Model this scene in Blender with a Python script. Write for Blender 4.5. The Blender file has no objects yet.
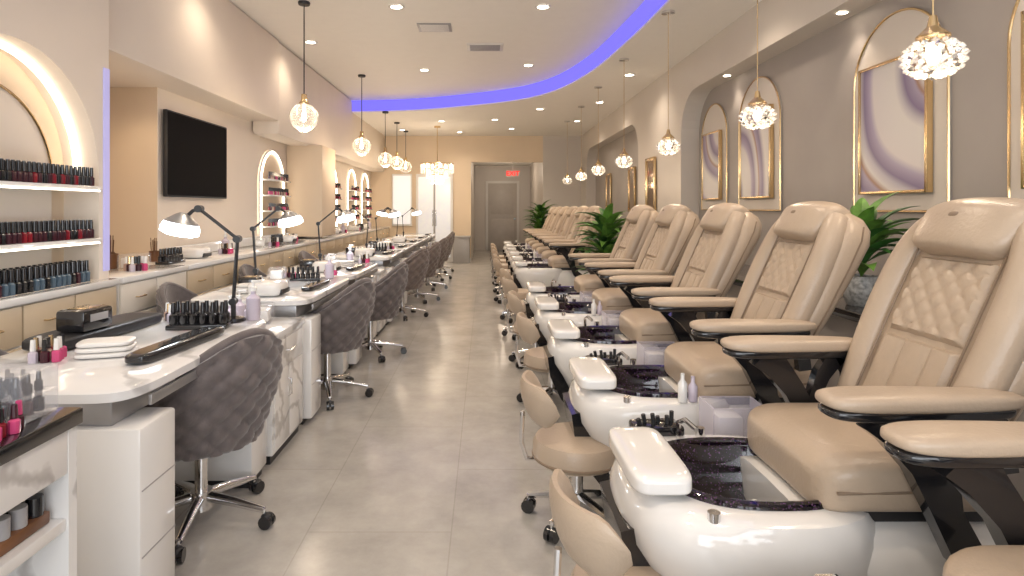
import bpy, bmesh, math, random
from mathutils import Vector, Matrix, Euler
random.seed(7)
sc=bpy.context.scene
pi=math.pi
# ------------------------------------------------------------ materials
def nt(name):
    m=bpy.data.materials.new(name); m.use_nodes=True
    n=m.node_tree; return m,n,n.nodes['Principled BSDF']
def mk(name,col,rough=.5,metal=0,var=.04,scale=8,bump=0,bscale=60,coat=0,emit=None,es=0,trans=0,alpha=1,sheen=0,spec=.5,ior=None):
    m,t,p=nt(name)
    p.inputs['Roughness'].default_value=rough; p.inputs['Metallic'].default_value=metal
    p.inputs['Coat Weight'].default_value=coat; p.inputs['Coat Roughness'].default_value=.05
    p.inputs['Transmission Weight'].default_value=trans; p.inputs['Alpha'].default_value=alpha
    p.inputs['Sheen Weight'].default_value=sheen; p.inputs['Specular IOR Level'].default_value=spec
    tc=t.nodes.new('ShaderNodeTexCoord'); nz=t.nodes.new('ShaderNodeTexNoise')
    nz.inputs['Scale'].default_value=scale; nz.inputs['Detail'].default_value=4
    t.links.new(tc.outputs['Object'],nz.inputs['Vector'])
    rp=t.nodes.new('ShaderNodeValToRGB'); c=Vector(col)
    rp.color_ramp.elements[0].position=.3; rp.color_ramp.elements[1].position=.7
    rp.color_ramp.elements[0].color=(*[max(0,x*(1-var)) for x in c],1)
    rp.color_ramp.elements[1].color=(*[min(1,x*(1+var)) for x in c],1)
    t.links.new(nz.outputs['Fac'],rp.inputs['Fac']); t.links.new(rp.outputs['Color'],p.inputs['Base Color'])
    if bump:
        n2=t.nodes.new('ShaderNodeTexNoise'); n2.inputs['Scale'].default_value=bscale; n2.inputs['Detail'].default_value=3
        t.links.new(tc.outputs['Object'],n2.inputs['Vector'])
        b=t.nodes.new('ShaderNodeBump'); b.inputs['Strength'].default_value=bump; b.inputs['Distance'].default_value=.01
        t.links.new(n2.outputs['Fac'],b.inputs['Height']); t.links.new(b.outputs['Normal'],p.inputs['Normal'])
    if emit:
        p.inputs['Emission Color'].default_value=(*emit,1); p.inputs['Emission Strength'].default_value=es
    return m
def glassy(name,col=(1,1,1),op=.18,rough=.03,ed=.7):
    m,t,p=nt(name)
    p.inputs['Base Color'].default_value=(*col,1); p.inputs['Roughness'].default_value=rough
    fr=t.nodes.new('ShaderNodeLayerWeight'); fr.inputs['Blend'].default_value=.35
    mt=t.nodes.new('ShaderNodeMath'); mt.operation='MULTIPLY_ADD'; mt.inputs[1].default_value=ed; mt.inputs[2].default_value=op
    mt.use_clamp=True
    t.links.new(fr.outputs['Facing'],mt.inputs[0]); t.links.new(mt.outputs[0],p.inputs['Alpha'])
    return m
def marble(name,base=(.86,.85,.83),vein=(.5,.48,.46),scale=1.6,rough=.15):
    m,t,p=nt(name); p.inputs['Roughness'].default_value=rough
    tc=t.nodes.new('ShaderNodeTexCoord'); w=t.nodes.new('ShaderNodeTexWave'); w.inputs['Scale'].default_value=scale
    w.inputs['Distortion'].default_value=14; w.inputs['Detail'].default_value=5; w.inputs['Detail Scale'].default_value=1.3
    w.bands_direction='DIAGONAL'
    t.links.new(tc.outputs['Object'],w.inputs['Vector'])
    r=t.nodes.new('ShaderNodeValToRGB'); e=r.color_ramp.elements
    e[0].position=0; e[0].color=(*vein,1); e[1].position=.16; e[1].color=(*base,1)
    t.links.new(w.outputs['Fac'],r.inputs['Fac']); t.links.new(r.outputs['Color'],p.inputs['Base Color'])
    return m
WALL=mk('wall_cream',(.79,.70,.60),.5,var=.02,scale=2)
WALLB=mk('wall_beige_panel',(.74,.60,.44),.5,var=.02,scale=2)
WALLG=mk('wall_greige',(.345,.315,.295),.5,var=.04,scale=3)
WALLR=mk('wall_right_cream',(.62,.57,.52),.45,var=.02,scale=2)
CEIL=mk('ceiling_white',(.90,.87,.82),.6,var=.01)
WHITE=mk('white_gloss',(.80,.79,.77),.12,var=.01,coat=.5)
WHITEM=mk('white_matte',(.78,.76,.73),.4,var=.01)
GREYP=mk('grey_plastic',(.34,.33,.33),.35,var=.03)
GREYL=mk('light_grey_shell',(.45,.44,.43),.3,var=.03)
LEATHER=mk('tan_leather',(.475,.375,.28),.33,var=.05,scale=5,bump=.15,bscale=90)
LEATHD=mk('tan_leather_seam',(.24,.175,.12),.5)
BLACK=mk('black_gloss',(.012,.012,.014),.12,coat=.5)
BLACKM=mk('black_matte',(.02,.02,.022),.45)
CHROME=mk('chrome',(.75,.75,.76),.12,metal=1)
STEEL=mk('brushed_steel',(.42,.42,.43),.35,metal=.8)
GOLD=mk('gold_trim',(.70,.52,.29),.25,metal=1)
VELVET=mk('grey_velvet',(.118,.098,.095),.75,var=.2,scale=20,bump=.2,bscale=150,sheen=.4)
VELVETB=mk('brown_velvet',(.15,.115,.10),.75,var=.2,scale=20,bump=.2,bscale=150,sheen=.4)
MARB=marble('white_marble',(.80,.79,.77),(.52,.50,.48))
MARBT=marble('marble_top',(.78,.78,.78),(.54,.54,.54),1.1,.08)
CAB=mk('cabinet_beige',(.60,.48,.33),.3,var=.03,scale=3)
CABW=mk('cabinet_cream',(.75,.69,.60),.25,var=.02)
ACR=glassy('clear_acrylic',(.7,.7,.74),.05,.03,.35)
ACRP=glassy('frosted_acrylic',(.70,.67,.78),.20,.15)
GLASS=glassy('globe_glass',(1,.97,.93),.10,.02)
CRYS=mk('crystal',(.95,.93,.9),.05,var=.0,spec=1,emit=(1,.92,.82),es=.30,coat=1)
CRYG=glassy('clear_crystal',(1,.97,.93),.25,.02)
CRYM=mk('crystal_mirror_facet',(.9,.88,.85),.05,metal=1)
BULB=mk('warm_bulb',(1,.9,.75),.4,emit=(1,.82,.60),es=12)
DOWN=mk('downlight_lens',(1,.95,.9),.4,emit=(1,.88,.72),es=12)
LAMPE=mk('lamp_led',(1,1,1),.4,emit=(.9,.96,1),es=5)
LEDW=mk('led_warm_strip',(1,.9,.8),.4,emit=(1,.87,.70),es=6)
FASGLOW=mk('violet_lit_fascia_glow',(.05,.04,.2),.8,emit=(.20,.17,.86),es=1.15,spec=.1)  # violet light on the cove fascia, put in as emission
WALLGLOW=mk('lavender_wall_glow',(.3,.3,.4),.8,emit=(.56,.50,1),es=.5)  # lavender LED glow on the wall face, put in as emission
PINK=mk('pink_polish',(.60,.07,.20),.15)
RED=mk('red_polish',(.22,.01,.02),.15)
BLUEP=mk('blue_grey_polish',(.08,.12,.16),.15)
DKP=mk('plum_polish',(.05,.012,.02),.15)
NUDE=mk('nude_polish',(.50,.34,.28),.2)
LEAF=mk('leaf_green',(.13,.28,.05),.4,var=.4,scale=12)
LEAF2=mk('leaf_dark_green',(.045,.14,.03),.4,var=.4,scale=12)
SOIL=mk('soil',(.05,.035,.02),.9)
POTM=mk('pot_grey_pattern',(.34,.34,.33),.4,var=.6,scale=35)
WOOD=mk('brown_wood',(.16,.07,.03),.35,var=.3)
DOORM=mk('door_greige',(.50,.46,.42),.4)
TV=mk('tv_screen',(.002,.002,.003),.6,spec=.05)
TISS=mk('clear_lilac_bottle',(.58,.52,.61),.1)
WINM=mk('frosted_glass_door',(.80,.83,.88),.2,emit=(.92,.95,1),es=.18)
WINW=mk('frosted_window',(.85,.87,.9),.2,emit=(.95,.97,1),es=.35)
EXITR=mk('exit_red',(.8,.03,.02),.4,emit=(1,.04,.03),es=1.2)
MIRR=mk('mirror_glass',(.55,.42,.32),.08,metal=1)
def glitter():
    m,t,p=nt('dark_glitter_basin'); p.inputs['Roughness'].default_value=.07; p.inputs['Coat Weight'].default_value=.5
    tc=t.nodes.new('ShaderNodeTexCoord'); v=t.nodes.new('ShaderNodeTexVoronoi'); v.inputs['Scale'].default_value=280
    t.links.new(tc.outputs['Object'],v.inputs['Vector'])
    r=t.nodes.new('ShaderNodeValToRGB'); e=r.color_ramp.elements
    e[0].position=.86; e[0].color=(.005,.003,.006,1); e[1].position=1; e[1].color=(.13,.06,.15,1)
    sp=t.nodes.new('ShaderNodeSeparateColor'); t.links.new(v.outputs['Color'],sp.inputs['Color'])
    t.links.new(sp.outputs[0],r.inputs['Fac']); t.links.new(r.outputs['Color'],p.inputs['Base Color'])
    return m
GLIT=glitter()
def floor_mat():
    m,t,p=nt('floor_stone_tile'); tc=t.nodes.new('ShaderNodeTexCoord')
    mp=t.nodes.new('ShaderNodeMapping'); mp.inputs['Rotation'].default_value=(0,0,pi/2); mp.inputs['Location'].default_value=(.1,.14,0)
    t.links.new(tc.outputs['Object'],mp.inputs['Vector'])
    br=t.nodes.new('ShaderNodeTexBrick'); br.offset=.5
    br.inputs['Color1'].default_value=(.43,.41,.38,1); br.inputs['Color2'].default_value=(.445,.425,.395,1); br.inputs['Mortar'].default_value=(.375,.355,.325,1)
    br.inputs['Scale'].default_value=1; br.inputs['Mortar Size'].default_value=.003; br.inputs['Brick Width'].default_value=1.2; br.inputs['Row Height'].default_value=.6
    t.links.new(mp.outputs[0],br.inputs['Vector'])
    nz=t.nodes.new('ShaderNodeTexNoise'); nz.inputs['Scale'].default_value=3.0; nz.inputs['Detail'].default_value=10; nz.inputs['Roughness'].default_value=.7
    t.links.new(tc.outputs['Object'],nz.inputs['Vector'])
    r=t.nodes.new('ShaderNodeValToRGB'); e=r.color_ramp.elements
    e[0].position=.32; e[0].color=(.80,.80,.80,1); e[1].position=.68; e[1].color=(1.1,1.1,1.1,1)
    t.links.new(nz.outputs['Fac'],r.inputs['Fac'])
    mx=t.nodes.new('ShaderNodeMixRGB'); mx.blend_type='MULTIPLY'; mx.inputs[0].default_value=1
    t.links.new(br.outputs['Color'],mx.inputs[1]); t.links.new(r.outputs['Color'],mx.inputs[2]); t.links.new(mx.outputs[0],p.inputs['Base Color'])
    p.inputs['Roughness'].default_value=.22; p.inputs['Specular IOR Level'].default_value=.65
    return m
FLOOR=floor_mat()
def art_mat(seed):
    m,t,p=nt('abstract_canvas_%d'%seed); tc=t.nodes.new('ShaderNodeTexCoord')
    mp=t.nodes.new('ShaderNodeMapping'); mp.inputs['Location'].default_value=(0,(.42,-.36,.30,.4)[seed-1],(-.22,.30,-.3,.2)[seed-1]); mp.inputs['Scale'].default_value=(1,1,.75)
    t.links.new(tc.outputs['Object'],mp.inputs['Vector'])
    w=t.nodes.new('ShaderNodeTexWave'); w.wave_type='RINGS'; w.rings_direction='X'; w.wave_profile='SAW'
    w.inputs['Scale'].default_value=.55; w.inputs['Distortion'].default_value=4.0; w.inputs['Detail'].default_value=2.0; w.inputs['Detail Scale'].default_value=.9; w.inputs['Detail Roughness'].default_value=.35; w.inputs['Phase Offset'].default_value=seed*1.9
    t.links.new(mp.outputs[0],w.inputs['Vector'])
    r=t.nodes.new('ShaderNodeValToRGB'); e=r.color_ramp.elements
    e[0].position=.0; e[0].color=(.64,.61,.60,1); e[1].position=1; e[1].color=(.64,.61,.60,1)
    for pos,c in ((.20,(.62,.58,.58)),(.27,(.36,.31,.43)),(.38,(.19,.15,.26)),(.44,(.45,.42,.48)),(.52,(.62,.59,.58)),(.575,(.33,.19,.13)),(.61,(.36,.31,.42)),(.72,(.20,.16,.27)),(.80,(.50,.47,.50)),(.86,(.66,.63,.61))):
        x=e.new(pos); x.color=(*c,1)
    t.links.new(w.outputs['Fac'],r.inputs['Fac']); t.links.new(r.outputs['Color'],p.inputs['Base Color']); p.inputs['Roughness'].default_value=.4
    return m
# ------------------------------------------------------------ builder
class B:
    def __init__(s): s.v=[];s.f=[];s.m=[];s.mats=[]
    def add(s,vs,fs,mat,M=None):
        if mat not in s.mats: s.mats.append(mat)
        k=s.mats.index(mat); o=len(s.v)
        for p in vs:
            p=Vector(p); s.v.append(M@p if M else p)
        for f in fs: s.f.append([i+o for i in f]); s.m.append(k)
    def box(s,c,sz,mat,bev=0,M=None,seg=2):
        bm=bmesh.new(); bmesh.ops.create_cube(bm,size=1)
        for v in bm.verts: v.co=Vector((v.co.x*sz[0]+c[0],v.co.y*sz[1]+c[1],v.co.z*sz[2]+c[2]))
        if bev: bmesh.ops.bevel(bm,geom=list(bm.edges),offset=min(bev,min(sz)*.49),segments=seg,affect='EDGES',profile=.5)
        bm.verts.index_update()
        s.add([v.co.copy() for v in bm.verts],[[v.index for v in f.verts] for f in bm.faces],mat,M); bm.free()
    def b2(s,x0,x1,y0,y1,z0,z1,mat,bev=0,M=None):
        s.box(((x0+x1)/2,(y0+y1)/2,(z0+z1)/2),(abs(x1-x0),abs(y1-y0),abs(z1-z0)),mat,bev,M)
    def sbox(s,c,h,mat,k=5,n=7,M=None,fn=None):
        vs=[];fs=[];d={}
        def vid(p):
            key=tuple(round(a,5) for a in p)
            if key not in d:
                x,y,z=p
                x,y,z=[math.copysign(abs(a)**.9,a) for a in (x,y,z)]
                l=(abs(x)**k+abs(y)**k+abs(z)**k)**(1/k)
                q=Vector((x/l,y/l,z/l))
                q=Vector((q.x*h[0],q.y*h[1],q.z*h[2]))
                if fn: q=fn(q)
                d[key]=len(vs); vs.append(q+Vector(c))
            return d[key]
        for ax in range(3):
            for sg in (-1,1):
                for i in range(n):
                    for j in range(n):
                        q=[]
                        for (a,b) in ((i,j),(i+1,j),(i+1,j+1),(i,j+1)):
                            p=[0,0,0]; p[ax]=sg; p[(ax+1)%3]=-1+2*a/n; p[(ax+2)%3]=-1+2*b/n
                            q.append(vid(p))
                        fs.append(q if sg>0 else q[::-1])
        s.add(vs,fs,mat,M)
    def loft(s,rings,mat,cap0=True,cap1=True,closed=True,M=None):
        n=len(rings[0]); vs=[p for r in rings for p in r]; fs=[]
        for i in range(len(rings)-1):
            for j in range(n if closed else n-1):
                a=i*n+j;b=i*n+(j+1)%n; fs.append([a,b,b+n,a+n])
        if cap0: fs.append(list(range(n))[::-1])
        if cap1: fs.append([len(vs)-n+i for i in range(n)])
        s.add(vs,fs,mat,M)
    def cyl(s,p0,p1,r0,mat,r1=None,seg=14,M=None):
        s.tube([p0,p1],[r0,r0 if r1 is None else r1],mat,seg,M)
    def tube(s,pts,r,mat,seg=10,M=None,closed=False):
        pts=[Vector(p) for p in pts]; n=len(pts)
        if not isinstance(r,(list,tuple)): r=[r]*n
        rings=[];prev=None
        for i,p in enumerate(pts):
            t=(pts[min(i+1,n-1)]-pts[max(i-1,0)]).normalized()
            if prev is None:
                up=Vector((0,0,1)) if abs(t.z)<.9 else Vector((1,0,0)); a=t.cross(up).normalized()
            else:
                a=(prev-t*prev.dot(t)).normalized()
            prev=a; b=t.cross(a)
            rings.append([p+(a*math.cos(2*pi*k/seg)+b*math.sin(2*pi*k/seg))*r[i] for k in range(seg)])
        s.loft(rings,mat,M=M)
    def lathe(s,prof,mat,c=(0,0,0),seg=20,M=None,cap=True):
        rings=[[Vector((c[0]+r*math.cos(2*pi*k/seg),c[1]+r*math.sin(2*pi*k/seg),c[2]+z)) for k in range(seg)] for r,z in prof]
        s.loft(rings,mat,cap,cap,M=M)
    def ribbonY(s,pts,wid,y0,y1,mat):
        P=[Vector((x,z)) for x,z in pts]; n=len(P); L=[];R=[]
        for i,p in enumerate(P):
            t=(P[min(i+1,n-1)]-P[max(i-1,0)]).normalized(); nn=Vector((-t.y,t.x)); w=wid[i]/2
            L.append(p+nn*w); R.append(p-nn*w)
        rings=[[Vector((l.x,y0,l.y)),Vector((l.x,y1,l.y)),Vector((r.x,y1,r.y)),Vector((r.x,y0,r.y))] for l,r in zip(L,R)]
        s.loft(rings,mat)
    def mesh(s,name,org=(0,0,0),ang=38):
        me=bpy.data.meshes.new(name); o=Vector(org)
        me.from_pydata([p-o for p in s.v],[],s.f)
        for m in s.mats: me.materials.append(m)
        me.polygons.foreach_set('material_index',s.m); me.update()
        bm=bmesh.new(); bm.from_mesh(me); bmesh.ops.recalc_face_normals(bm,faces=bm.faces); bm.to_mesh(me); bm.free()
        me.shade_smooth(); me.set_sharp_from_angle(angle=math.radians(ang))
        return me
    def obj(s,name,org=(0,0,0),ang=38):
        return place(s.mesh(name,org,ang),name,org)
def place(me,name,loc,rz=0,sc_=1):
    o=bpy.data.objects.new(name,me); o.location=loc; o.rotation_euler=(0,0,rz); o.scale=(sc_,)*3
    sc.collection.objects.link(o); return o
def cr(pts,n=8):
    out=[]; P=[Vector(p) for p in pts]; P=[P[0]*2-P[1]]+P+[P[-1]*2-P[-2]]
    for i in range(1,len(P)-2):
        for k in range(n):
            t=k/n; a,b,c,d=P[i-1:i+3]
            out.append(.5*((2*b)+(-a+c)*t+(2*a-5*b+4*c-d)*t*t+(-a+3*b-3*c+d)*t**3))
    out.append(P[-2]); return out
def sring(cx,cy,z,ax,ay,n=2.6,seg=40):
    r=[]
    for k in range(seg):
        t=2*pi*k/seg; c,s_=math.cos(t),math.sin(t)
        r.append(Vector((cx+ax*math.copysign(abs(c)**(2/n),c),cy+ay*math.copysign(abs(s_)**(2/n),s_),z)))
    return r
# ------------------------------------------------------------ room
YB=15.0; YE=19.3; YF=-2.2; ZH=3.4; ZL=3.15
b=B(); b.b2(-3.6,2.9,YF-.1,YE+.3,-.1,0,FLOOR); b.obj('floor')
def opening(bd,X,XB,Y0,Y1,ZT,prof,zb,mw,mb,mr=None):
    mr=mr or mw
    def q(a,b_,c,d,m): bd.add([a,b_,c,d],[[0,1,2,3]],m)
    ya,yb=prof[0][0],prof[-1][0]
    q((X,Y0,0),(X,ya,0),(X,ya,ZT),(X,Y0,ZT),mw)
    q((X,yb,0),(X,Y1,0),(X,Y1,ZT),(X,yb,ZT),mw)
    if zb>0: q((X,ya,0),(X,yb,0),(X,yb,zb),(X,ya,zb),mw); q((X,ya,zb),(X,yb,zb),(XB,yb,zb),(XB,ya,zb),mr)
    for (y0,z0),(y1,z1) in zip(prof,prof[1:]):
        if y1-y0>1e-6:
            q((X,y0,z0),(X,y1,z1),(X,y1,ZT),(X,y0,ZT),mw)
            q((XB,y0,zb),(XB,y1,zb),(XB,y1,z1),(XB,y0,z0),mb)
        q((X,y0,z0),(X,y1,z1),(XB,y1,z1),(XB,y0,z0),mr)
    q((X,ya,zb),(X,ya,prof[0][1]),(XB,ya,prof[0][1]),(XB,ya,zb),mr)
    q((X,yb,zb),(X,yb,prof[-1][1]),(XB,yb,prof[-1][1]),(XB,yb,zb),mr)
def archprof(y0,y1,zs,r=None,n=24):
    c=(y0+y1)/2; a=(y1-y0)/2
    return [(c-a*math.cos(pi*i/n),zs+a*math.sin(pi*i/n)) for i in range(n+1)]
def rrprof(y0,y1,zt,r,n=8):
    return [(y0+r-r*math.cos(pi/2*i/n),zt-r+r*math.sin(pi/2*i/n)) for i in range(n+1)]+[(y1-r+r*math.sin(pi/2*i/n),zt-r+r*math.cos(pi/2*i/n)) for i in range(n+1)]
b=B()
opening(b,2.4,2.62,YF,8.2,ZL,rrprof(-1.6,7.35,2.72,.5),0,WALLR,WALLG)
opening(b,2.4,2.62,8.2,YB,ZL,rrprof(9.4,14.2,2.72,.5),0,WALLR,WALLG)
b.obj('wall_right')
b=B(); YA=3.86; YP=5.22
opening(b,-2.42,-2.64,YF,YA,ZH,archprof(2.42,3.76,1.56),.9,WALL,WALLB)
def Q(bd,a,b_,c,d,m): bd.add([a,b_,c,d],[[0,1,2,3]],m)
Q(b,(-2.42,YA,0),(-3.33,YA,0),(-3.33,YA,ZH),(-2.42,YA,ZH),WALL)
Q(b,(-3.33,YA,0),(-3.33,YP,0),(-3.33,YP,ZH),(-3.33,YA,ZH),WALL)
Q(b,(-3.33,YP,0),(-2.85,YP,0),(-2.85,YP,ZH),(-3.33,YP,ZH),WALLB)
Q(b,(-2.85,YP,0),(-2.85,YB,0),(-2.85,YB,ZH),(-2.85,YP,ZH),WALL)
b.obj('wall_left')
b=B()
b.b2(-3.4,-2.5,YA+.01,7.3,2.4,ZH-.01,WALL,.03)
b.b2(-2.849,-2.5,7.3,YB-.01,2.24,ZH-.01,WALL,.06)
b.obj('trim_soffit_left')
b=B(); b.b2(-2.848,-2.33,8.6,9.35,.94,2.25,WALLB,.01); b.obj('trim_pillar_left')
b=B()
b.b2(-3.4,-.35,YB,YB+.15,0,ZH,WALLB)
b.b2(-.35,1.45,YB,YB+.15,2.5,ZH,WALLB)
b.b2(1.45,2.7,YB,YB+.15,0,ZH,WALLR)
b.b2(-.45,-.35,YB+.15,YE,0,2.7,WALLR); b.b2(1.45,1.55,YB+.15,YE,0,2.7,WALLR)
b.b2(-.45,1.55,YE,YE+.1,0,2.7,WALLR); b.b2(-.45,1.55,YB+.15,YE+.1,2.7,2.75,CEIL)
b.obj('wall_back')
b=B()
b.b2(-3.4,-2.3,YF-.15,YF,0,ZH,WALLR); b.b2(2.3,2.7,YF-.15,YF,0,ZH,WALLR)
b.b2(-2.3,2.3,YF-.15,YF,2.9,ZH,WALLR); b.b2(-2.3,2.3,YF-.15,YF,0,.25,WALLR)
b.obj('wall_front')
b=B()
for x in (-2.27,-.75,.75,2.27): b.b2(x-.03,x+.03,YF-.1,YF-.04,.25,2.9,BLACKM)
for z in (.28,2.87): b.b2(-2.3,2.3,YF-.1,YF-.04,z-.03,z+.03,BLACKM)
b.obj('window_1')
cv=cr([(1.66,YF-.1,0),(1.63,1,0),(1.62,3.2,0),(1.6,5.3,0),(1.54,6.6,0),(1.40,8.0,0),(1.08,9.25,0),(.5,10.1,0),(-.6,10.8,0),(-1.5,11.15,0),(-2.5,11.3,0),(-2.86,11.32,0)],6)
b=B(); b.b2(-3.5,2.8,YF-.2,YB+.1,ZH,ZH+.1,CEIL)
for p,q in zip(cv,cv[1:]):
    Q(b,(p.x,p.y,ZL),(q.x,q.y,ZL),(q.x,q.y,ZH),(p.x,p.y,ZH),CEIL)
poly=[(p.x,p.y,ZL) for p in cv]+[(-2.86,YB+.02,ZL),(2.45,YB+.02,ZL),(2.45,YF-.1,ZL)]
b.add(poly,[list(range(len(poly)))],CEIL)
b.obj('ceiling')
b=B()
rings=[]
for i,p in enumerate(cv):
    t=(cv[min(i+1,len(cv)-1)]-cv[max(i-1,0)]).normalized(); nrm=Vector((-t.y,t.x,0))
    a=p+nrm*.004; c=p+nrm*.03
    rings.append([Vector((a.x,a.y,ZL+.02)),Vector((c.x,c.y,ZL+.02)),Vector((c.x,c.y,ZL+.22)),Vector((a.x,a.y,ZL+.22))])
b.loft(rings,FASGLOW); b.obj('cove_fascia_glow_band')  # wide glowing band stands in for the fascia lit by LEDs
b=B(); b.b2(-2.419,-2.411,3.80,YA-.005,.95,2.24,WALLGLOW); b.obj('wall_glow_panel')  # glowing panel imitates LED light falling on the wall edge
b=B(); Q(b,(-2.35,YB-.01,0),(-.35,YB-.01,0),(-.35,YB-.01,.1),(-2.35,YB-.01,.1),WHITEM); b.obj('baseboard_back')
b=B(); b.b2(2.385,2.4,7.36,9.38,0,.1,WHITEM); b.obj('baseboard_right')
pr=archprof(2.42,3.76,1.56)
b=B(); b.tube([(-2.55,2.46,1.5)]+[(-2.55,3.09+(y-3.09)*.965,1.56+(z-1.56)*.965) for y,z in pr]+[(-2.55,3.725,1.5)],.011,LEDW,6)
b.obj('led_arch_strip')
b=B()
ip=archprof(2.56,3.62,1.50)
b.loft([[Vector((-2.638,y,z)) for y,z in [(2.56,.92)]+ip+[(3.62,.92)]],[Vector((-2.615,y,z)) for y,z in [(2.56,.92)]+ip+[(3.62,.92)]]],WALL)
b.tube([(-2.61,y,z) for y,z in ip],.008,GOLD,6)
for z in (1.165,1.485):
    b.b2(-2.635,-2.39,2.44,3.74,z-.03,z,WHITE,.004); b.b2(-2.40,-2.386,2.46,3.72,z-.034,z-.026,LEDW)
b.obj('wall_display_shelf')
def bottle(bd,x,y,z,mat,s=1,cap=BLACK,h=.038,r=.014):
    bd.lathe([(r*.95*s,0),(r*s,.004*s),(r*s,h*.85*s),(r*.45*s,h*s)],mat,(x,y,z),8)
    bd.lathe([(r*.62*s,h*s),(r*.5*s,(h+.036)*s)],cap,(x,y,z),8)
def prow(name,x0,y0,y1,z,mats,step=.036,rows=3,s=1.5,dx=.05,cap=BLACK,r=.0115):
    bd=B(); y=y0
    while y<y1:
        for rr_ in range(rows): bottle(bd,x0-rr_*dx,y+random.uniform(-.002,.002),z+.0005,random.choice(mats),s,cap,r=r)
        y+=step
    bd.obj(name,(x0,y0,z))
prow('nail_polish_row',-2.42,2.5,3.70,1.486,[DKP,RED,BLACK,DKP,BLACK])
prow('nail_polish_row',-2.42,2.5,3.70,1.166,[DKP,BLACK,DKP,DKP,RED])
prow('nail_polish_row',-2.44,2.5,3.71,.9,[BLUEP,BLUEP,DKP,BLUEP,BLACK],s=1.75,step=.042)
def drawer_unit(name,x0,x1,y0,y1,mat,n):
    bd=B(); bd.b2(x0,x1-.018,y0,y1,.08,.86,WHITEM); bd.b2(x0,x1-.04,y0,y1,0,.08,BLACKM)
    w=(y1-y0)/n
    for i in range(n):
        a=y0+i*w+.006; c=y0+(i+1)*w-.006
        bd.b2(x1-.018,x1,a,c,.65,.85,mat,.004); bd.b2(x1-.018,x1,a,c,.38,.64,mat,.004); bd.b2(x1-.018,x1,a,c,.1,.37,mat,.004)
        m=(a+c)/2
        for z in (.75,.55,.26):
            bd.tube([(x1,m-.05,z),(x1+.02,m-.045,z),(x1+.02,m+.045,z),(x1,m+.05,z)],.005,GOLD,6)
    bd.b2(x0,x1+.015,y0,y1,.86,.9,WHITE,.004)
    bd.obj(name,((x0+x1)/2,(y0+y1)/2,0))
drawer_unit('wall_cabinet',-2.415,-2.36,1.5,YA-.01,CAB,6)
drawer_unit('wall_cabinet',-2.84,-2.36,YA+.03,4.75,CABW,2)
drawer_unit('wall_cabinet',-2.84,-2.36,4.76,8.4,CAB,8)
drawer_unit('wall_cabinet',-2.84,-2.36,8.41,14.8,CAB,12)
b=B(); b.b2(-3.32,-2.845,YA+.02,YP-.01,0,.9,WHITE); b.obj('corner_counter')
b=B(); b.b2(-2.83,-2.80,5.31,14.8,.902,1.0,WHITE,.003); b.obj('trim_backsplash')
b=B(); b.b2(-2.83,-2.795,5.27,6.50,1.45,2.22,BLACKM,.006); b.b2(-2.796,-2.792,5.282,6.488,1.465,2.205,TV); b.b2(-2.848,-2.83,5.7,6.1,1.7,2.0,BLACKM); b.obj('wall_television')
def arch_display(y0,y1,zs,x=-2.848):
    bd=B(); ip=archprof(y0,y1,zs,n=16); pts=[(y0,.95)]+ip+[(y1,.95)]
    bd.loft([[Vector((x,y,z)) for y,z in pts],[Vector((x+.015,y,z)) for y,z in pts]],WALLB)
    bd.tube([(x+.03,y,z) for y,z in pts],.012,LEDW,6)
    bd.tube([(x+.02,y,z) for y,z in [(y0-.03,.95)]+archprof(y0-.03,y1+.03,zs,n=16)+[(y1+.03,.95)]],.012,WHITE,6)
    z=1.12
    while z<zs+.1:
        bd.b2(x+.016,x+.14,y0+.02,y1-.02,z-.02,z,WHITE,.003)
        y=y0+.06
        while y<y1-.05: bottle(bd,x+.11,y,z,random.choice([DKP,RED,NUDE,PINK,BLACK]),1.25); y+=.045
        z+=.2
    bd.obj('arched_polish_display',(x,(y0+y1)/2,.95))
arch_display(7.55,8.4,1.66); arch_display(10.6,11.4,1.75); arch_display(12.3,13.1,1.75); arch_display(13.7,14.5,1.75)
# ------------------------------------------------------------ far end
b=B(); b.b2(-1.72,-.80,YB-.06,YB-.02,0,2.2,WHITE,.01)
for x0,x1 in ((-1.66,-1.29),(-1.23,-.86)): b.b2(x0,x1,YB-.07,YB-.055,.12,2.12,WINM)
b.b2(-1.275,-1.245,YB-.075,YB-.05,.02,2.18,GREYP)
for x in (-1.3,-1.22): b.cyl((x,YB-.1,.9),(x,YB-.1,1.3),.012,CHROME)
b.obj('door_1')
b=B(); b.b2(-2.32,-1.82,YB-.05,YB-.02,.9,2.2,WHITE,.01); b.b2(-2.28,-1.86,YB-.06,YB-.045,.95,2.15,WINW); b.obj('window_2')
b=B(); b.b2(-.78,-.38,YB-.35,YB-.02,0,.62,GREYP,.01); b.b2(-.80,-.36,YB-.37,YB-.01,.62,.66,GREYP,.005); b.obj('reception_cabinet')
b=B(); b.b2(.02,1.1,YE-.05,YE-.01,0,2.22,WHITEM,.01); b.b2(.10,1.02,YE-.07,YE-.045,.01,2.14,DOORM,.005)
b.b2(.2,.92,YE-.078,YE-.068,1.15,2.0,DOORM,.01); b.b2(.2,.92,YE-.078,YE-.068,.2,1.0,DOORM,.01)
b.cyl((.95,YE-.1,1.0),(.95,YE-.06,1.0),.03,CHROME); b.obj('door_2')
b=B(); b.b2(.55,.90,YB+.55,YB+.58,2.15,2.33,WHITEM,.005); b.cyl((.72,YB+.56,2.33),(.72,YB+.56,2.7),.01,WHITEM)
ex=b.obj('exit_sign',(.72,YB+.56,2.24))
cu=bpy.data.curves.new('exit_lettering','FONT'); cu.body='EXIT'; cu.size=.17; cu.align_x='CENTER'; cu.align_y='CENTER'; cu.extrude=.002; cu.offset=.004; cu.materials.append(EXITR)
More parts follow.
